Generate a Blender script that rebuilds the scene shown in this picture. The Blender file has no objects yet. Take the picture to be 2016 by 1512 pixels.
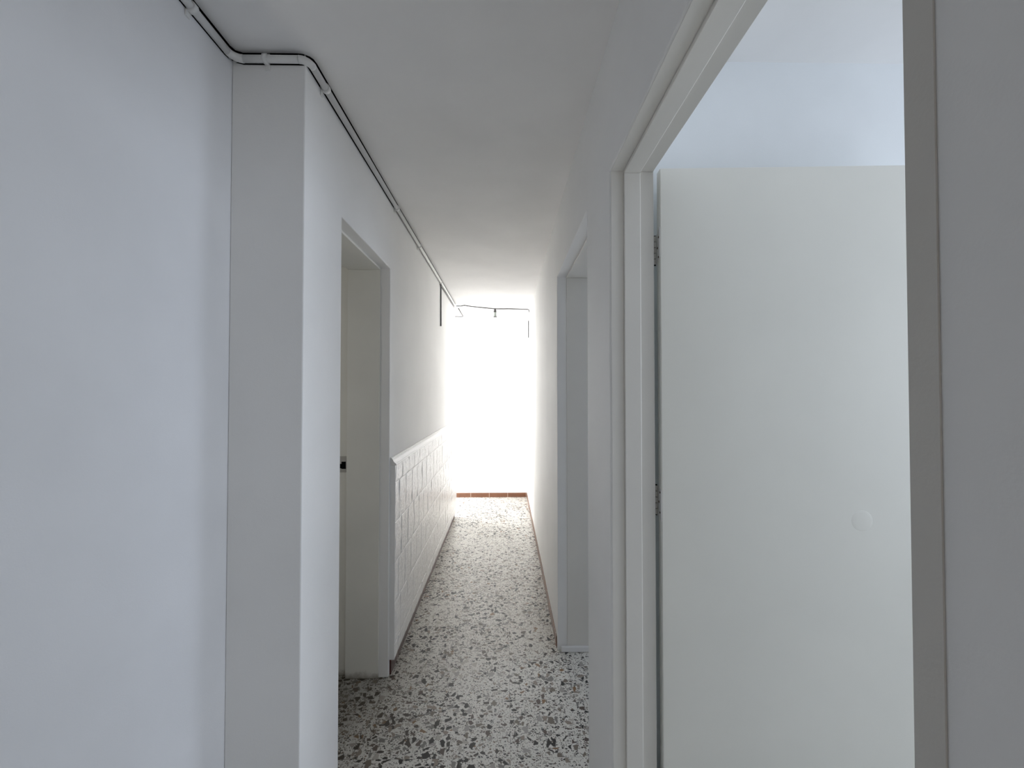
import bpy, bmesh, math
from mathutils import Vector, Matrix, noise

S = bpy.context.scene
COL = S.collection
R = math.radians

# ------------------------------------------------------------------ dimensions (metres; Y runs down the corridor)
EYE = 1.41
CEIL = 2.38
XL, XR = -0.579, 0.282            # corridor walls
XN = -0.788                       # left wall beside the camera
XRB = 0.404                       # room side of the right wall
YP = 1.19                         # front of the pillar
YLE = 4.68                        # the left wall ends, passage to the left
YE = 5.55                         # end wall
LD = (1.464, 2.076, 2.025)        # left doorway: near, far, head
RD = (0.2845, 1.118, 2.011)        # near right doorway
FD = (1.430, 2.280, 2.043)        # far right doorway
YB = 1.197                        # wall of the side room behind the open door

# ------------------------------------------------------------------ node helpers
class NT:
    def __init__(self, name):
        self.m = bpy.data.materials.new(name)
        self.m.use_nodes = True
        self.t = self.m.node_tree
        self.b = self.t.nodes['Principled BSDF']
    def n(self, kind, **kw):
        nd = self.t.nodes.new(kind)
        ins = kw.pop('ins', {})
        for k, v in kw.items():
            setattr(nd, k, v)
        for k, v in ins.items():
            self.put(nd.inputs[k], v)
        return nd
    def put(self, sock, v):
        if isinstance(v, bpy.types.NodeSocket):
            self.t.links.new(v, sock)
        else:
            sock.default_value = v
    def math(self, op, a, b=0.0, c=None, clamp=False):
        nd = self.n('ShaderNodeMath', operation=op, use_clamp=clamp)
        self.put(nd.inputs[0], a); self.put(nd.inputs[1], b)
        if c is not None: self.put(nd.inputs[2], c)
        return nd.outputs[0]
    def mix(self, f, a, b):
        nd = self.n('ShaderNodeMix', data_type='RGBA')
        self.put(nd.inputs['Factor'], f)
        self.put(nd.inputs[6], a); self.put(nd.inputs[7], b)
        return nd.outputs[2]
    def obj(self):
        return self.n('ShaderNodeTexCoord').outputs['Object']
    def noise(self, vec, scale, detail=3.0, rough=0.5):
        return self.n('ShaderNodeTexNoise', ins={'Vector': vec, 'Scale': scale, 'Detail': detail, 'Roughness': rough})
    def bump(self, h, strength, dist, normal=None):
        ins = {'Height': h, 'Strength': strength, 'Distance': dist}
        if normal is not None: ins['Normal'] = normal
        return self.n('ShaderNodeBump', ins=ins).outputs[0]
    def set(self, **kw):
        for k, v in kw.items():
            self.put(self.b.inputs[k.replace('_', ' ')], v)
        return self.m

def rgb(r, g, b): return (r, g, b, 1.0)

def paint(name, col, rough=0.6, wave=0.35, fine=0.25, blotch=0.03, spec=0.3, dirt=False):
    """rolled emulsion over uneven plaster"""
    k = NT(name); o = k.obj()
    big = k.noise(o, 2.2, 3).outputs[0]
    mid = k.noise(o, 14.0, 4, 0.6).outputs[0]
    fin = k.noise(o, 320.0, 2).outputs[0]
    dark = rgb(*[c * (1 - blotch * 2) for c in col]); c0 = rgb(*col)
    c = k.mix(k.n('ShaderNodeMapRange', ins={'Value': k.noise(o, 3.1, 4).outputs[0], 'From Min': 0.35, 'From Max': 0.7}).outputs[0], c0, dark)
    if dirt:
        # scuffs and mop dirt at the foot of the board
        z = k.n('ShaderNodeSeparateXYZ', ins={0: k.n('ShaderNodeNewGeometry').outputs['Position']}).outputs[2]
        d = k.math('ADD', z, k.math('MULTIPLY', k.noise(o, 30, 4, 0.7).outputs[0], 0.05))
        d = k.n('ShaderNodeMapRange', ins={'Value': d, 'From Min': 0.022, 'From Max': 0.060, 'To Min': 0.85, 'To Max': 0.0}).outputs[0]
        c = k.mix(d, c, rgb(0.16, 0.13, 0.095))
    nb = k.bump(big, wave, 0.012)
    nb = k.bump(mid, wave * 0.6, 0.0022, nb)
    nb = k.bump(fin, fine, 0.0005, nb)
    return k.set(Base_Color=c, Roughness=rough, Normal=nb, Specular_IOR_Level=spec)

def plain(name, col, rough=0.5, metal=0.0, spec=0.5):
    k = NT(name); o = k.obj()
    f = k.noise(o, 40.0, 3).outputs[0]
    c = k.mix(f, rgb(*[x * 0.92 for x in col]), rgb(*col))
    return k.set(Base_Color=c, Roughness=rough, Metallic=metal, Specular_IOR_Level=spec)

M = {}
M['wall'] = paint('white_wall_paint', (0.87, 0.87, 0.87))
M['wall_tinted'] = paint('window_tinted_wall_paint', (0.785, 0.79, 0.805))  # white paint dimmed and blued to carry the bluish window light
M['wall_rough'] = paint('white_wall_paint_rough', (0.87, 0.868, 0.86), wave=0.5, fine=0.3, blotch=0.02)
M['ceiling'] = paint('ceiling_paint', (0.87, 0.865, 0.86), rough=0.8, wave=0.2)
M['room'] = paint('side_room_paint', (0.87, 0.90, 0.92), wave=0.15)
M['frame'] = paint('off_white_gloss_paint', (0.79, 0.77, 0.725), rough=0.38, wave=0.05, fine=0.1, blotch=0.02, spec=0.45)
M['lining'] = paint('yellowed_gloss_paint', (0.82, 0.81, 0.755), rough=0.4, dirt=True, wave=0.05, fine=0.1, blotch=0.03, spec=0.45)
M['rebate'] = paint('shaded_gloss_paint', (0.70, 0.68, 0.635), rough=0.4, wave=0.05, fine=0.1, blotch=0.03, spec=0.45)  # darker copy of the frame paint, for the shade in the recess
M['door'] = paint('door_gloss_paint', (0.87, 0.862, 0.80), rough=0.42, wave=0.10, fine=0.12, blotch=0.02, spec=0.45)
M['bead'] = paint('beige_plaster', (0.66, 0.64, 0.60), rough=0.7, wave=0.3, blotch=0.04)
M['pvc'] = plain('white_pvc', (0.78, 0.78, 0.77), 0.35)
M['hinge'] = plain('painted_hinge', (0.74, 0.73, 0.70), 0.4)
M['dark'] = plain('dark_cable', (0.05, 0.05, 0.05), 0.5)
M['grey'] = plain('dark_grey', (0.16, 0.16, 0.165), 0.5)
M['socket'] = plain('pale_plastic', (0.36, 0.40, 0.37), 0.4)
M['metal'] = plain('worn_steel', (0.45, 0.44, 0.42), 0.4, 0.8)
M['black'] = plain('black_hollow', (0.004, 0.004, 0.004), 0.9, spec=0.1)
M['brown'] = plain('bare_brown_wood', (0.10, 0.065, 0.035), 0.7)

def terrazzo():
    k = NT('terrazzo'); o = k.obj()
    sep = k.n('ShaderNodeSeparateXYZ', ins={0: o})
    tx = k.math('DIVIDE', k.math('SUBTRACT', sep.outputs[0], 0.018), 0.30)
    ty = k.math('DIVIDE', k.math('SUBTRACT', sep.outputs[1], 1.92), 0.30)
    ix, iy = k.math('FLOOR', tx), k.math('FLOOR', ty)
    tid = k.n('ShaderNodeCombineXYZ', ins={0: ix, 1: iy, 2: 3.7}).outputs[0]
    wn = k.n('ShaderNodeTexWhiteNoise', noise_dimensions='3D', ins={'Vector': tid})
    tr = k.n('ShaderNodeSeparateColor', ins={0: wn.outputs['Color']})
    # every tile has its own piece of the mix
    off = k.n('ShaderNodeVectorMath', operation='SCALE', ins={0: wn.outputs['Color'], 'Scale': 7.0}).outputs[0]
    base = k.n('ShaderNodeVectorMath', operation='ADD', ins={0: o, 1: off}).outputs[0]
    def warp(scale, amt):
        nz = k.noise(base, scale, 2).outputs['Color']
        d = k.n('ShaderNodeVectorMath', operation='SUBTRACT', ins={0: nz, 1: (0.5, 0.5, 0.5)}).outputs[0]
        d = k.n('ShaderNodeVectorMath', operation='SCALE', ins={0: d, 'Scale': amt}).outputs[0]
        return k.n('ShaderNodeVectorMath', operation='ADD', ins={0: base, 1: d}).outputs[0]
    def flat(vec, ang, sx, sy, zoff):
        # turn and squeeze so chips become slivers; sample one plane of the 2D cells
        mp = k.n('ShaderNodeMapping', ins={'Vector': vec, 'Rotation': k.n('ShaderNodeCombineXYZ', ins={2: k.math('ADD', k.math('MULTIPLY', tr.outputs[2], 5.0), ang)}).outputs[0], 'Scale': (sx, sy, 1.0), 'Location': (zoff, zoff * 1.7, 0)})
        return mp.outputs[0]
    def layer(vec, scale, keep, e0, e1, ramp):
        a = k.n('ShaderNodeTexVoronoi', voronoi_dimensions='2D', feature='DISTANCE_TO_EDGE', ins={'Vector': vec, 'Scale': scale})
        b = k.n('ShaderNodeTexVoronoi', voronoi_dimensions='2D', feature='F1', ins={'Vector': vec, 'Scale': scale})
        c = k.n('ShaderNodeSeparateColor', ins={0: b.outputs['Color']})
        thr = k.math('ADD', k.math('MULTIPLY', c.outputs[1], e1 - e0), e0)
        inside = k.n('ShaderNodeMapRange', ins={'Value': k.math('SUBTRACT', a.outputs['Distance'], thr), 'From Min': 0.0, 'From Max': 0.03}).outputs[0]
        kept = k.math('LESS_THAN', c.outputs[0], keep)
        mask = k.math('MULTIPLY', inside, kept)
        cr = k.n('ShaderNodeValToRGB'); cr.color_ramp.interpolation = 'CONSTANT'
        el = cr.color_ramp.elements
        while len(el) > 1: el.remove(el[-1])
        el[0].position = ramp[0][0]; el[0].color = rgb(*ramp[0][1])
        for p, cc in ramp[1:]:
            e = el.new(p); e.color = rgb(*cc)
        hue = k.math('ADD', c.outputs[2], k.math('MULTIPLY', k.math('SUBTRACT', tr.outputs[1], 0.5), 0.22), clamp=True)
        k.put(cr.inputs[0], hue)
        return mask, cr.outputs[0]
    big = [(0.0, (0.006, 0.006, 0.007)), (0.26, (0.030, 0.024, 0.021)), (0.38, (0.085, 0.062, 0.050)), (0.48, (0.16, 0.13, 0.105)),
           (0.58, (0.25, 0.21, 0.175)), (0.68, (0.33, 0.31, 0.285)), (0.80, (0.19, 0.18, 0.17)), (0.88, (0.20, 0.11, 0.05)), (0.92, (0.42, 0.39, 0.35))]
    sml = [(0.0, (0.008, 0.008, 0.009)), (0.42, (0.035, 0.027, 0.024)), (0.62, (0.11, 0.085, 0.07)), (0.80, (0.22, 0.195, 0.165)), (0.93, (0.13, 0.075, 0.04))]
    cem = k.mix(k.noise(o, 60, 4).outputs[0], rgb(0.64, 0.625, 0.575), rgb(0.73, 0.715, 0.67))
    keepf = k.math('ADD', k.math('MULTIPLY', tr.outputs[0], 0.26), -0.03)
    w1, w2 = warp(55, 0.010), warp(120, 0.006)
    m0, c0 = layer(flat(w2, 0.9, 1.0, 0.75, 0.3), 230, 0.35, 0.08, 0.30, sml)
    m1, c1 = layer(flat(w2, -0.5, 1.0, 1.5, 1.3), 85, k.math('ADD', keepf, 0.20), 0.08, 0.28, sml)
    m2, c2 = layer(flat(w1, 0.7, 1.0, 1.6, 2.1), 36, k.math('ADD', keepf, 0.18), 0.07, 0.26, big)
    m3, c3 = layer(flat(w1, -0.3, 1.35, 1.0, 4.4), 31, k.math('ADD', keepf, 0.20), 0.08, 0.28, big)
    col = k.mix(m0, cem, c0)
    col = k.mix(m1, col, c1)
    col = k.mix(m2, col, c2)
    col = k.mix(m3, col, c3)
    # veins inside the chips
    col = k.mix(k.math('MULTIPLY', k.noise(o, 420, 3).outputs[0], 0.14), col, rgb(0.20, 0.18, 0.16))
    # joints between the tiles
    fx = k.math('ABSOLUTE', k.math('SUBTRACT', k.math('FRACT', k.math('ADD', tx, 0.5)), 0.5))
    fy = k.math('ABSOLUTE', k.math('SUBTRACT', k.math('FRACT', k.math('ADD', ty, 0.5)), 0.5))
    j = k.math('LESS_THAN', k.math('MINIMUM', fx, fy), 0.0022)
    col = k.mix(k.math('MULTIPLY', j, 0.55), col, rgb(0.17, 0.15, 0.13))
    # ground-in dirt at the left doorway
    dv = k.n('ShaderNodeVectorMath', operation='DISTANCE', ins={0: k.n('ShaderNodeVectorMath', operation='MULTIPLY', ins={0: o, 1: (1.0, 1.0, 0)}).outputs[0], 1: (-0.88, 1.90, 0)}).outputs['Value']
    st = k.n('ShaderNodeMapRange', ins={'Value': k.math('ADD', dv, k.math('MULTIPLY', k.noise(o, 12, 4).outputs[0], 0.35)), 'From Min': 0.28, 'From Max': 0.85, 'To Min': 0.68, 'To Max': 0.0}).outputs[0]
    col = k.mix(st, col, rgb(0.09, 0.07, 0.045))
    rg = k.math('ADD', k.math('MULTIPLY', k.noise(o, 9, 4).outputs[0], 0.16), 0.24)
    return k.set(Base_Color=col, Roughness=rg, Specular_IOR_Level=0.33, Normal=k.bump(k.noise(o, 25, 3).outputs[0], 0.12, 0.002))
M['floor'] = terrazzo()

def wall_tile():
    k = NT('hand_made_white_glaze'); o = k.obj()
    nb = k.bump(k.noise(o, 38, 3, 0.55).outputs[0], 0.6, 0.008)
    c = k.mix(k.noise(o, 9, 3).outputs[0], rgb(0.80, 0.79, 0.78), rgb(0.86, 0.85, 0.845))
    return k.set(Base_Color=c, Roughness=0.22, Normal=nb, Specular_IOR_Level=0.5)
M['tile'] = wall_tile()

def base_tile(name, c1, c2):
    k = NT(name); o = k.obj()
    sep = k.n('ShaderNodeSeparateXYZ', ins={0: o})
    u = k.math('ADD', sep.outputs[0], sep.outputs[1])
    f = k.math('ABSOLUTE', k.math('SUBTRACT', k.math('FRACT', k.math('DIVIDE', k.math('ADD', u, 0.071), 0.245)), 0.5))
    j = k.math('GREATER_THAN', f, 0.491)
    c = k.mix(k.noise(o, 20, 4).outputs[0], rgb(*c1), rgb(*c2))
    c = k.mix(j, c, rgb(0.55, 0.47, 0.42))
    return k.set(Base_Color=c, Roughness=0.3)
M['glaze'] = plain('smooth_white_glaze', (0.84, 0.835, 0.83), 0.25)
M['base'] = base_tile('glazed_brown_base_tile', (0.13, 0.055, 0.030), (0.22, 0.10, 0.055))
M['base_red'] = base_tile('dark_red_base_tile', (0.045, 0.014, 0.012), (0.085, 0.026, 0.02))

# ------------------------------------------------------------------ mesh helpers
def box(bm, x0, x1, y0, y1, z0, z1):
    v = [bm.verts.new((x, y, z)) for x in (x0, x1) for y in (y0, y1) for z in (z0, z1)]
    for q in ((0, 1, 3, 2), (4, 6, 7, 5), (0, 4, 5, 1), (2, 3, 7, 6), (0, 2, 6, 4), (1, 5, 7, 3)):
        bm.faces.new([v[i] for i in q])

def prism(bm, pts, axis, a, b):
    """closed outline swept along an axis; pts are the two other coordinates in order"""
    def P(p, t):
        if axis == 'X': return (t, p[0], p[1])
        if axis == 'Y': return (p[0], t, p[1])
        return (p[0], p[1], t)
    A = [bm.verts.new(P(p, a)) for p in pts]; B = [bm.verts.new(P(p, b)) for p in pts]
    n = len(pts)
    bm.faces.new(A); bm.faces.new(B[::-1])
    for i in range(n):
        j = (i + 1) % n
        bm.faces.new((A[i], A[j], B[j], B[i]))

def tube(bm, pts, r, seg=12, cap=True):
    pts = [Vector(p) for p in pts]
    rings = []
    prev = None
    for i, p in enumerate(pts):
        d = (pts[min(i + 1, len(pts) - 1)] - pts[max(i - 1, 0)]).normalized()
        if prev is None:
            up = Vector((0, 0, 1)) if abs(d.z) < 0.9 else Vector((1, 0, 0))
            u = d.cross(up).normalized()
        else:
            u = (prev - d * prev.dot(d)).normalized()
        prev = u
        w = d.cross(u)
        rings.append([bm.verts.new(p + (u * math.cos(2 * math.pi * k / seg) + w * math.sin(2 * math.pi * k / seg)) * r) for k in range(seg)])
    for a, b in zip(rings, rings[1:]):
        for k in range(seg):
            f = bm.faces.new((a[k], a[(k + 1) % seg], b[(k + 1) % seg], b[k])); f.smooth = True
    if cap:
        bm.faces.new(rings[0][::-1]); bm.faces.new(rings[-1])

def lathe(bm, prof, cx, cy, seg=20):
    rings = [[bm.verts.new((cx + r * math.cos(2 * math.pi * k / seg), cy + r * math.sin(2 * math.pi * k / seg), z)) for k in range(seg)] for r, z in prof]
    for a, b in zip(rings, rings[1:]):
        for k in range(seg):
            f = bm.faces.new((a[k], a[(k + 1) % seg], b[(k + 1) % seg], b[k])); f.smooth = True
    bm.faces.new(rings[0][::-1]); bm.faces.new(rings[-1])

def arc(p0, c, p1, n=8):
    """quarter bend from p0 to p1 with the corner at c"""
    p0, c, p1 = Vector(p0), Vector(c), Vector(p1)
    o = p0 + p1 - c
    out = []
    for i in range(n + 1):
        t = i / n * math.pi / 2
        out.append(o + (c - p1) * math.cos(t) + (c - p0) * math.sin(t))
    return out

def obj(name, bm, mat, parent=None, base=None, bevel=0.0, seg=2):
    b = Vector(base) if base is not None else (Vector(parent.location) if parent is not None and parent.parent is None else Vector((0, 0, 0)))
    if base is None and parent is not None and parent.parent is not None:
        b = Vector(parent.parent.location) + Vector(parent.location)
    # b = world position of the new origin (parent origin unless given)
    bmesh.ops.recalc_face_normals(bm, faces=bm.faces)
    for v in bm.verts: v.co -= b
    me = bpy.data.meshes.new(name); bm.to_mesh(me); bm.free()
    me.materials.append(mat)
    o = bpy.data.objects.new(name, me); COL.objects.link(o)
    if parent is not None:
        o.parent = parent
    else:
        o.location = b
    if bevel:
        md = o.modifiers.new('edges', 'BEVEL'); md.width = bevel; md.segments = seg
        md.limit_method = 'ANGLE'; md.angle_limit = R(40); md.harden_normals = False
    return o

def tag(o, label, cat, group=None, kind=None):
    o['label'] = label; o['category'] = cat
    if group: o['group'] = group
    if kind: o['kind'] = kind
    return o

def thing(name, label, cat, loc, group=None, kind=None):
    o = bpy.data.objects.new(name, None); COL.objects.link(o)
    o.location = loc; o.empty_display_size = 0.1
    return tag(o, label, cat, group, kind)

def struct(name, bm, mat, label, cat, bevel=0.0):
    return tag(obj(name, bm, mat, bevel=bevel), label, cat, kind='structure')

def BM(): return bmesh.new()

# ------------------------------------------------------------------ the shell
b = BM(); box(b, -3.3, 3.7, -2.7, 5.8, -0.12, 0.0)
struct('floor', b, M['floor'], 'white terrazzo floor with black, grey and tan stone chips', 'floor')
b = BM(); box(b, -3.3, 3.7, -2.7, 5.8, CEIL, CEIL + 0.12)
struct('ceiling', b, M['ceiling'], 'plain white painted corridor ceiling', 'ceiling')

# left corridor wall with its doorway; its near end is the pillar that steps out
b = BM()
prism(b, [(YP, 0), (LD[0], 0), (LD[0], LD[2]), (LD[1], LD[2]), (LD[1], 0), (YLE, 0), (YLE, CEIL), (YP, CEIL)], 'X', XN, XL)
struct('wall_left', b, M['wall_rough'], 'white left corridor wall stepping out as a pillar, with a doorway and tiles', 'wall', 0.0035)
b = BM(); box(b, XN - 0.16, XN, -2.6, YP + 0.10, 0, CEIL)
struct('wall_near_left', b, M['wall_tinted'], 'white wall tinted for bluish window light, filling the left edge beside the pillar', 'wall')

# right wall with two doorways
b = BM()
prism(b, [(-2.6, 0), (RD[0], 0), (RD[0], RD[2]), (RD[1], RD[2]), (RD[1], 0), (FD[0], 0), (FD[0], FD[2]), (FD[1], FD[2]), (FD[1], 0),
          (YE, 0), (YE, CEIL), (-2.6, CEIL)], 'X', XR, XRB)
struct('wall_right', b, M['wall_rough'], 'white right corridor wall with two doorways in it', 'wall', 0.0035)
b = BM(); box(b, -2.6, 0.6, YE, YE + 0.15, 0, CEIL)
struct('wall_end', b, M['wall'], 'brilliant white end wall of the corridor above brown base tiles', 'wall')
b = BM(); box(b, XRB, 3.6, YB, YB + 0.09, 0, CEIL)
struct('wall_side_room', b, M['room'], 'pale blue-white side room wall seen above the open door', 'wall')

# walls that only close the neighbouring rooms
def shell(name, dims, label):
    b = BM(); box(b, *dims)
    struct(name, b, M['wall'], label, 'wall')
# side room on the right: window opening in its far wall
WY0, WY1, WZ0, WZ1 = 0.0, 0.95, 0.85, 2.1
b = BM()
box(b, 2.60, 2.75, -2.6, WY0, 0, CEIL); box(b, 2.60, 2.75, WY1, YB, 0, CEIL)
box(b, 2.60, 2.75, WY0, WY1, 0, WZ0); box(b, 2.60, 2.75, WY0, WY1, WZ1, CEIL)
struct('wall_window_side', b, M['wall'], 'white wall of the side room holding its window', 'wall')
shell('wall_back', (-0.95, 3.6, -2.7, -2.6, 0, CEIL), 'white wall behind the camera')
# dark rooms behind the other two doorways
shell('wall_left_room_near', (-3.2, XN - 0.16, 1.03, YP, 0, CEIL), 'wall of the unlit left room, near side')
shell('wall_left_room_far', (-3.2, XN, YLE - 0.12, YLE, 0, CEIL), 'wall of the unlit left room, far side')
shell('wall_left_room_back', (-2.7, -2.55, 1.19, YLE - 0.12, 0, CEIL), 'back wall of the unlit left room')
VY0, VY1 = 2.35, 3.15
b = BM()
box(b, 2.4, 2.55, YB + 0.09, VY0, 0, CEIL); box(b, 2.4, 2.55, VY1, 5.8, 0, CEIL)
box(b, 2.4, 2.55, VY0, VY1, 0, WZ0); box(b, 2.4, 2.55, VY0, VY1, WZ1, CEIL)
struct('wall_right_room_back', b, M['wall'], 'white wall of the next right hand room holding its window', 'wall')
shell('wall_right_room_far', (0.6, 2.4, YE, YE + 0.15, 0, CEIL), 'far wall of the right hand room')

# ------------------------------------------------------------------ door linings
# near right: flat stop, then a rabbet where the leaf closes
t = thing('trim_1', 'off-white stepped wooden frame around the near right doorway', 'door frame', (XR, RD[1], 0), kind='structure')
def lining(b, x0, x1, yn, yf, zt, wn, wf, wt):
    box(b, x0, x1, yf, wf, 0, zt)
    box(b, x0, x1, wn, yn, 0, zt)
    box(b, x0, x1, wn, wf, zt, wt)
b = BM(); lining(b, 0.320, 0.365, 0.2935, 1.1105, EYE + 0.5925, RD[0], RD[1], RD[2]); obj('door_stop', b, M['frame'], t, bevel=0.002)
b = BM(); lining(b, 0.3652, 0.4015, 0.2875, 1.1165, EYE + 0.5985, RD[0], RD[1], RD[2]); obj('rebate', b, M['rebate'], t, bevel=0.0015)
b = BM(); lining(b, XR + 0.0045, 0.3195, RD[0] + 0.001, RD[1] - 0.001, RD[2] - 0.001, RD[0], RD[1], RD[2]); obj('reveal_tone_board', b, M['frame'], t)  # thin boards added over the plaster reveal to hold back its brightness

# left doorway: wide lining, then the rabbet with the strike plate
t = thing('trim_2', 'yellowed white deep lining of the left doorway', 'door frame', (XL, LD[1], 0), kind='structure')
b = BM(); lining(b, -0.788, -0.626, LD[0] + 0.008, LD[1] - 0.008, LD[2] - 0.010, LD[0], LD[1], LD[2]); obj('lining_board', b, M['lining'], t, bevel=0.002)
b = BM()
lining(b, -0.85, -0.7915, LD[0] - 0.014, LD[1] + 0.016, LD[2] + 0.012, LD[0] - 0.07, LD[1] + 0.08, LD[2] + 0.08)
obj('rebate', b, M['lining'], t, bevel=0.0015)
sp = BM(); box(sp, -0.845, -0.793, LD[1] + 0.0135, LD[1] + 0.0165, EYE - 0.405, EYE - 0.325)
sp = obj('strike_plate', sp, M['metal'], t); sp['label'] = 'worn steel strike plate'
b = BM()
box(b, -0.820, -0.799, LD[1] + 0.012, LD[1] + 0.0137, EYE - 0.388, EYE - 0.352)
box(b, -0.840, -0.820, LD[1] + 0.012, LD[1] + 0.0137, EYE - 0.385, EYE - 0.363)
h = obj('latch_hole', b, M['black'], sp); h['label'] = 'black latch hole'

# far right doorway
t = thing('trim_3', 'grey-white lining of the far right doorway', 'door frame', (XR, FD[1], 0), kind='structure')
b = BM(); lining(b, 0.334, 0.50, FD[0] + 0.006, FD[1] - 0.006, FD[2] - 0.008, FD[0], FD[1], FD[2]); obj('lining_board', b, M['frame'], t, bevel=0.002)
b = BM(); box(b, 0.300, 0.50, FD[1] - 0.022, FD[1] - 0.0062, 0, 0.03); o = obj('plinth', b, M['wall'], t, bevel=0.004)

# plaster arris of the wall at the right edge of the picture
b = BM(); prism(b, [(XR - 0.0016, 0.2645), (XR - 0.0016, RD[0] + 0.0004), (XR + 0.03, RD[0] + 0.0004), (XR + 0.03, RD[0] - 0.0005), (XR - 0.0002, RD[0] - 0.0005), (XR - 0.0002, 0.2645)], 'Z', 0, RD[2])
struct('trim_4', b, M['bead'], 'beige plaster corner strip at the near edge of the right doorway', 'trim')

# ------------------------------------------------------------------ base tiles
BH = 0.058
def base(name, boxes, label, mat='base'):
    b = BM()
    for d in boxes: box(b, *d)
    struct(name, b, M[mat], label, 'baseboard', 0.0015)
base('baseboard_end', [(-2.2, XR - 0.006, YE - 0.010, YE, 0, BH)], 'glazed brown base tiles along the bright end wall')
base('baseboard_right', [(XR - 0.005, XR, FD[1] + 0.03, YE - 0.010, 0, BH), (XR - 0.004, XR, RD[1] + 0.01, FD[0] - 0.01, 0, BH)], 'thin brown base tiles along the right corridor wall')
base('baseboard_left', [(XL, XL + 0.008, LD[1] + 0.020, YLE - 0.002, 0, 0.0765), (XL, XL + 0.006, YP, LD[0] - 0.01, 0, 0.068)], 'dark red base tiles tucked under the white wall tiles', 'base_red')

# ------------------------------------------------------------------ tiled wainscot on the left wall
XW = -0.552
t = thing('tile_wainscot', 'waist-high white glazed wall tiles on the left wall past the doorway', 'wall tiles', (XL, 2.09, 0.078))
Y0, Y1 = 2.091, YLE - 0.004
b = BM(); box(b, XL + 0.0003, XW - 0.0042, Y0, Y1, 0.078, EYE - 0.372)
def wall_tiles(b):
    rows = [(EYE - 0.372 - 0.086, EYE - 0.372)]
    z = rows[0][0]
    while z > 0.073:
        rows.append((max(z - 0.2, 0.078), z)); z -= 0.2
    for r, (z0, z1) in enumerate(rows):
        y = Y0 - (0.0, 0.066, 0.012, 0.082, 0.03, 0.07)[r % 6]
        k = 0
        while y < Y1:
            w = 0.148 + 0.012 * noise.noise((r * 3.1, k * 1.7, 0.5))
            a, c = max(y + 0.0007, Y0), min(y + w - 0.0007, Y1)
            y += w; k += 1
            if c - a < 0.015: continue
            sy = [0, 0.0015, 0.005] + [0.005 + (c - a - 0.010) * t / 7 for t in range(1, 7)] + [c - a - 0.005, c - a - 0.0015, c - a]
            hz = z1 - z0 - 0.0008
            sz = [0, 0.0010, 0.004] + [0.004 + (hz - 0.008) * t / 9 for t in range(1, 9)] + [hz - 0.004, hz - 0.0010, hz]
            tilt = 0.022 * noise.noise((k * 2.3, r * 1.9, 7.1)); ph = (k * 5.3 + r * 11.7)
            g = []
            for iy, u in enumerate(sy):
                col = []
                for iz, v in enumerate(sz):
                    e = min(iy, len(sy) - 1 - iy, iz, len(sz) - 1 - iz)
                    d = (-0.0034, -0.0007, -0.0001)[e] if e < 3 else 0.0
                    if e > 0:
                        d += 0.0028 * noise.noise((u * 24 + ph, v * 15, 0.0)) + 0.0009 * noise.noise((u * 60, v * 45 + ph, 3.0)) + tilt * (u - (c - a) / 2)
                    col.append(b.verts.new((XW + d - 0.0012, a + u, z0 + 0.0004 + v)))
                g.append(col)
            for p in range(len(sy) - 1):
                for q in range(len(sz) - 1):
                    f = b.faces.new((g[p][q], g[p + 1][q], g[p + 1][q + 1], g[p][q + 1])); f.smooth = True
wall_tiles(b)
obj('tile_panel', b, M['tile'], t)
b = BM(); box(b, XL + 0.0003, XW - 0.001, 2.088, Y0, 0.078, EYE - 0.372); obj('panel_edge', b, M['wall'], t, bevel=0.001)
zc = EYE - 0.372
prof = [(XL + 0.0003, zc + 0.001), (XW + 0.004, zc + 0.001), (XW + 0.0055, zc + 0.003), (XW + 0.0055, zc + 0.006), (XW + 0.003, zc + 0.008), (XW + 0.003, zc + 0.0105), (XW - 0.001, zc + 0.0125),
        (XW - 0.006, zc + 0.0165), (XW - 0.010, zc + 0.023), (XW - 0.0115, zc + 0.028), (XW - 0.0135, zc + 0.0285), (XW - 0.0135, zc + 0.032), (XW - 0.016, zc + 0.0325), (XW - 0.016, zc + 0.036), (XW - 0.020, zc + 0.038), (XL + 0.0003, zc + 0.039)]
b = BM(); prism(b, prof, 'Y', 2.088, YLE - 0.004); o = obj('cap_moulding', b, M['glaze'], t)
o['label'] = 'coved white tile moulding capping the panel'

# ------------------------------------------------------------------ open door, swung flat to the side room wall
HX, HY = 0.4165, 1.1480            # hinge pin
door = thing('door_1', 'open greyish-white flush door with two painted hinges', 'door', (HX, HY, 0), kind='structure')
door.rotation_euler.z = -R(2.3)
def dobj(name, bm, mat, parent=door, bevel=0.0):
    """parts of the leaf are drawn with the pin as origin"""
    bmesh.ops.recalc_face_normals(bm, faces=bm.faces)
    me = bpy.data.meshes.new(name); bm.to_mesh(me); bm.free(); me.materials.append(mat)
    o = bpy.data.objects.new(name, me); COL.objects.link(o); o.parent = parent
    if bevel:
        md = o.modifiers.new('edges', 'BEVEL'); md.width = bevel; md.segments = 2; md.limit_method = 'ANGLE'; md.angle_limit = R(40)
    return o
DT = EYE + 0.6035
b = BM(); box(b, 0.0018, 0.80, -0.0400, -0.0120, 0.012, DT); dobj('leaf', b, M['door'], bevel=0.002)
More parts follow.
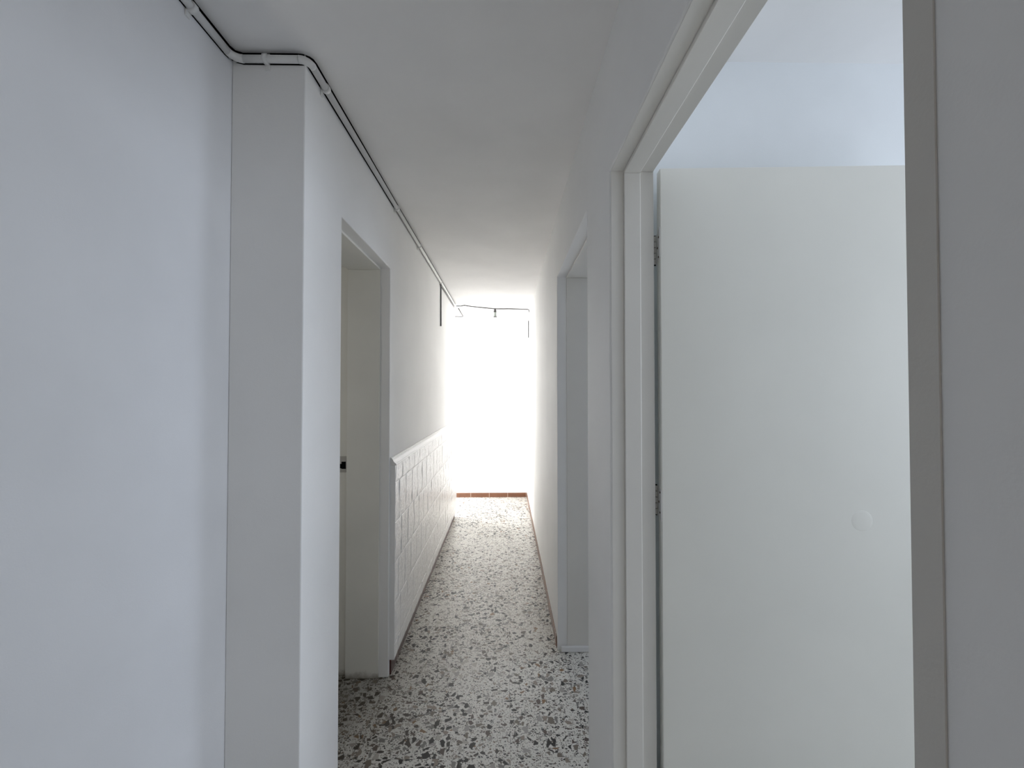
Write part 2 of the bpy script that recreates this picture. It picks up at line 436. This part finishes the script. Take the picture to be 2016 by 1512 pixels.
for k, (zc, flip) in enumerate(((EYE + 0.392, 1), (EYE - 0.300, -1), (0.33, -1))):
    h = BM()
    H = 0.040
    # the leaf plate let into the door edge, one end cut aslant
    if flip > 0:
        pts = [(-0.0395, zc - H + 0.010), (-0.018, zc - H), (-0.0125, zc - H), (-0.0125, zc + H), (-0.0165, zc + H), (-0.0395, zc + H + 0.012)]
    else:
        pts = [(-0.0395, zc - H - 0.008), (-0.014, zc - H), (-0.0125, zc - H), (-0.0125, zc + H), (-0.018, zc + H), (-0.0395, zc + H - 0.006)]
    prism(h, pts, 'X', 0.0002, 0.0022)
    ho = dobj('hinge', h, M['hinge'])
    for q in range(5):
        z0 = zc - H + q * 2 * H / 5
        kb = BM(); lathe(kb, [(0.0052, z0 + 0.0009), (0.0058, z0 + 0.0016), (0.0058, z0 + 2 * H / 5 - 0.0016), (0.0052, z0 + 2 * H / 5 - 0.0009)], 0, 0, 16)
        if q % 2 == 0: box(kb, 0.0002, 0.0022, -0.0135, 0.001, z0 + 0.0012, z0 + 2 * H / 5 - 0.0012)
        dobj('knuckle', kb, M['hinge'], ho)
    pb = BM(); lathe(pb, [(0.0028, zc - H - 0.002), (0.0028, zc + H + 0.002)], 0, 0, 10)
    o = dobj('pin', pb, M['black'], ho)
    for q, yy in enumerate((-0.030, -0.022, -0.031)):
        sb = BM(); zq = zc + (q - 1) * 0.027
        prism(sb, [(yy + 0.003 * math.cos(a * math.pi / 5), zq + 0.003 * math.sin(a * math.pi / 5)) for a in range(10)], 'X', -0.0006, 0.0010)
        dobj('screw', sb, M['brown'], ho)
# filled-in handle hole
b = BM()
lathe(b, [(0.028, 0.0), (0.027, 0.00015), (0.020, 0.0005), (0.008, 0.0007)], 0, 0, 28)
bmesh.ops.rotate(b, verts=b.verts, cent=(0, 0, 0), matrix=Matrix.Rotation(R(90), 3, 'X'))
bmesh.ops.translate(b, verts=b.verts, vec=(0.525, -0.0399, EYE - 0.342))
o = dobj('filler_patch', b, M['door']); o['label'] = 'painted-over filled handle hole'

# ------------------------------------------------------------------ conduit under the ceiling
RC = 0.0100
ZC = EYE + 0.947
xa, xb, yb = XN + 0.012, XL + 0.015, YP - 0.012
t = thing('electrical_conduit', 'white surface pipe running under the ceiling around the pillar along the left wall', 'conduit', (xb, yb, ZC))
e = 0.028
p1 = arc((xa, yb - e, ZC), (xa, yb, ZC), (xa + e, yb, ZC))
p2 = arc((xb - e, yb, ZC), (xb, yb, ZC), (xb, yb + e, ZC))
b = BM(); tube(b, [(xa, 0.2, ZC), (xa, yb - e, ZC)], RC); obj('pipe', b, M['pvc'], t)
b = BM(); tube(b, p1, RC * 1.06); obj('elbow', b, M['pvc'], t)
b = BM(); tube(b, [(xa + e, yb, ZC), (xb - e, yb, ZC)], RC); obj('pipe', b, M['pvc'], t)
b = BM(); tube(b, p2, RC * 1.06); obj('elbow', b, M['pvc'], t)
b = BM(); tube(b, [(xb, yb + e, ZC), (xb, 4.62, ZC)], RC); obj('pipe', b, M['pvc'], t)
# black strips added to draw the dark shadow outline around the pipe
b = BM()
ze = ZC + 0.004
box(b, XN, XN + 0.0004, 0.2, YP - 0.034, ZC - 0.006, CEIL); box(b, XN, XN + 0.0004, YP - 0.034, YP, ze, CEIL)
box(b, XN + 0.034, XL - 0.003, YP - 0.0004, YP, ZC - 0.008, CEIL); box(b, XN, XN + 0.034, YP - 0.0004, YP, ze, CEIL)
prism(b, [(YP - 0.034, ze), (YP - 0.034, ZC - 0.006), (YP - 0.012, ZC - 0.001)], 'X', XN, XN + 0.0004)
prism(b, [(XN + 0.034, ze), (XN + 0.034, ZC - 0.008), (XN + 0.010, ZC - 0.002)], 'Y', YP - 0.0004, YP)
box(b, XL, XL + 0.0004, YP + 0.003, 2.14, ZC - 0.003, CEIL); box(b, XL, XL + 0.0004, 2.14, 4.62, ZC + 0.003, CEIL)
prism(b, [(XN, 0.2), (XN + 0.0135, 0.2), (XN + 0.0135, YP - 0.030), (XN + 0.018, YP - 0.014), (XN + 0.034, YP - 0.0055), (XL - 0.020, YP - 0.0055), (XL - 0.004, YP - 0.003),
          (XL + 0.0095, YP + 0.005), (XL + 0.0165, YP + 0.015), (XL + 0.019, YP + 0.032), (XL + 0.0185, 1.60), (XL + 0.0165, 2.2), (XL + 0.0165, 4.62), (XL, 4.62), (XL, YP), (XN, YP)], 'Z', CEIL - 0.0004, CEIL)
o = obj('shade_line', b, M['black'], t); o['label'] = 'black strip drawing the dark shade line behind the pipe'
def clip_y(x, y, wall):
    """saddle around the pipe on a side wall: strap over the pipe, lugs above and below"""
    b = BM()
    tube(b, [(x, y - 0.007, ZC), (x, y + 0.007, ZC)], RC + 0.0034)
    box(b, wall + 0.0004, wall + 0.004, y - 0.007, y + 0.007, ZC - 0.024, ZC + 0.022)
    obj('saddle_clip', b, M['pvc'], t)
for y in (1.02,): clip_y(xa, y, XN)
for y in (1.292, 2.14, 2.70, 3.60): clip_y(xb, y, XL)
b = BM(); xm = -0.685
tube(b, [(xm - 0.006, yb, ZC), (xm + 0.006, yb, ZC)], RC + 0.0034)
box(b, xm - 0.006, xm + 0.006, YP - 0.004, YP - 0.0004, ZC - 0.024, ZC + 0.022)
obj('saddle_clip', b, M['pvc'], t)

# ------------------------------------------------------------------ wires and dark lines at the far end
def cable(name, pts, r, mat, label):
    b = BM(); tube(b, pts, r, 8)
    return tag(obj(name, b, M[mat], base=pts[0]), label, 'cable')
zt = CEIL - 0.006
cable('ceiling_cable', [(XL + 0.015, 4.622, ZC), (-0.545, 4.628, ZC + 0.004), (-0.515, 4.64, ZC + 0.004), (-0.468, 4.66, zt), (-0.40, 4.70, zt - 0.003), (-0.264, 4.79, zt), (-0.127, 4.846, zt - 0.002),
      (0.05, 4.85, zt), (0.18, 4.858, zt - 0.002), (0.255, 4.86, zt - 0.003), (0.270, 4.862, zt - 0.010), (0.2755, 4.87, zt - 0.035)], 0.0055, 'dark', 'thin dark cable crossing the ceiling to the lamp holder at the bright end')
cable('ceiling_cable', [(-0.555, 4.83, zt), (-0.556, 5.1, zt), (-0.553, 5.34, zt), (-0.565, 5.37, zt), (-0.66, 5.36, zt)], 0.0055, 'dark', 'short cable on the ceiling beyond the pipe end, bending left near the end wall')
cable('wall_line', [(XL + 0.0075, 3.62, ZC - 0.012), (XL + 0.0075, 3.64, ZC - 0.02), (XL + 0.0075, 3.645, EYE + 0.57)], 0.0065, 'grey', 'dark strip dropping down the left wall from the pipe')  # dark grey strip running down the wall below the pipe
cable('wall_line', [(XR - 0.006, 5.08, EYE + 0.865), (XR - 0.006, 5.08, EYE + 0.655)], 0.0058, 'dark', 'short dark cable standing upright on the right wall near the end')
cable('wall_line', [(XL + 0.005, 3.62, ZC - 0.022), (XL + 0.005, 4.0, ZC - 0.019), (XL + 0.005, 4.3, ZC - 0.021), (XL + 0.005, 4.62, ZC - 0.018)], 0.0028, 'grey', 'thin dark tube drawing the shaded lower edge of the far white pipe')  # thin tube added as the dark shadowed edge under the pipe

t = thing('lamp_holder', 'small bare lamp holder hanging from the ceiling cable at the bright end', 'lamp', (-0.127, 4.846, EYE + 0.862))
z0 = EYE + 0.862
b = BM(); lathe(b, [(0.004, z0 + 0.106), (0.010, z0 + 0.098), (0.012, z0 + 0.088), (0.017, z0 + 0.078), (0.018, z0 + 0.062)], -0.127, 4.846); obj('cap', b, M['dark'], t)
b = BM(); lathe(b, [(0.015, z0 + 0.0615), (0.015, z0 + 0.054), (0.018, z0 + 0.052), (0.018, z0 + 0.046), (0.0155, z0 + 0.044), (0.0155, z0 + 0.036), (0.018, z0 + 0.034), (0.018, z0 + 0.012)], -0.127, 4.846); obj('body', b, M['socket'], t)
b = BM(); lathe(b, [(0.020, z0 + 0.0115), (0.022, z0 + 0.008), (0.022, z0 + 0.002), (0.018, z0)], -0.127, 4.846); obj('ring', b, M['grey'], t)

# ------------------------------------------------------------------ daylight and added fill lamps
def area(name, loc, rot, sx, sy, power, col):
    l = bpy.data.lights.new(name, 'AREA'); l.shape = 'RECTANGLE'; l.size = sx; l.size_y = sy
    l.energy = power; l.color = col
    o = bpy.data.objects.new(name, l); COL.objects.link(o); o.location = loc; o.rotation_euler = rot
    return o
# window at the end of the left passage, facing +X
area('daylight_passage', (-1.75, (YLE + YE) / 2, 1.25), (R(90), 0, R(-90)), 0.82, 2.1, 58, (1.0, 0.99, 0.975))
# window of the side room, facing -X
area('daylight_side_room', (2.62, (WY0 + WY1) / 2, (WZ0 + WZ1) / 2), (R(90), 0, R(90)), WY1 - WY0, WZ1 - WZ0, 21, (0.805, 0.88, 1.0))
# ambient fill added behind the camera, not a seen entrance
area('fill_behind_camera', (-0.25, -2.45, 1.4), (R(90), 0, 0), 0.9, 1.8, 2.2, (1.0, 0.94, 0.86))

# window of the next room on the right, facing -X through the far doorway
area('daylight_right_room', (2.46, (VY0 + VY1) / 2, (WZ0 + WZ1) / 2), (R(90), 0, R(90)), VY1 - VY0, WZ1 - WZ0, 13.5, (0.755, 0.845, 1.0))
# fill added in the left room to lift the dark door reveal
area('fill_left_room', (-1.55, 1.195, 1.45), (R(90), 0, 0), 0.6, 1.2, 2.0, (1.0, 0.97, 0.90))

w = bpy.data.worlds.new('sky'); S.world = w; w.use_nodes = True
w.node_tree.nodes['Background'].inputs[0].default_value = (0.75, 0.85, 1.0, 1)
w.node_tree.nodes['Background'].inputs[1].default_value = 0.6

# ------------------------------------------------------------------ camera
cam = bpy.data.cameras.new('camera'); cam.sensor_fit = 'HORIZONTAL'; cam.sensor_width = 36.0
cam.lens = 36.0 * 817 / 2016; cam.clip_start = 0.02
co = bpy.data.objects.new('camera', cam); COL.objects.link(co)
co.location = (0, 0, EYE); co.rotation_euler = (R(90 + 0.98), 0, R(-0.84))
S.camera = co

S.cycles.max_bounces = 16; S.cycles.diffuse_bounces = 12; S.cycles.glossy_bounces = 6
S.cycles.sample_clamp_indirect = 6.0
vs = S.view_settings
vs.view_transform = 'Standard'; vs.look = 'None'; vs.gamma = 1.0; vs.use_curve_mapping = False
vs.exposure = 0.15
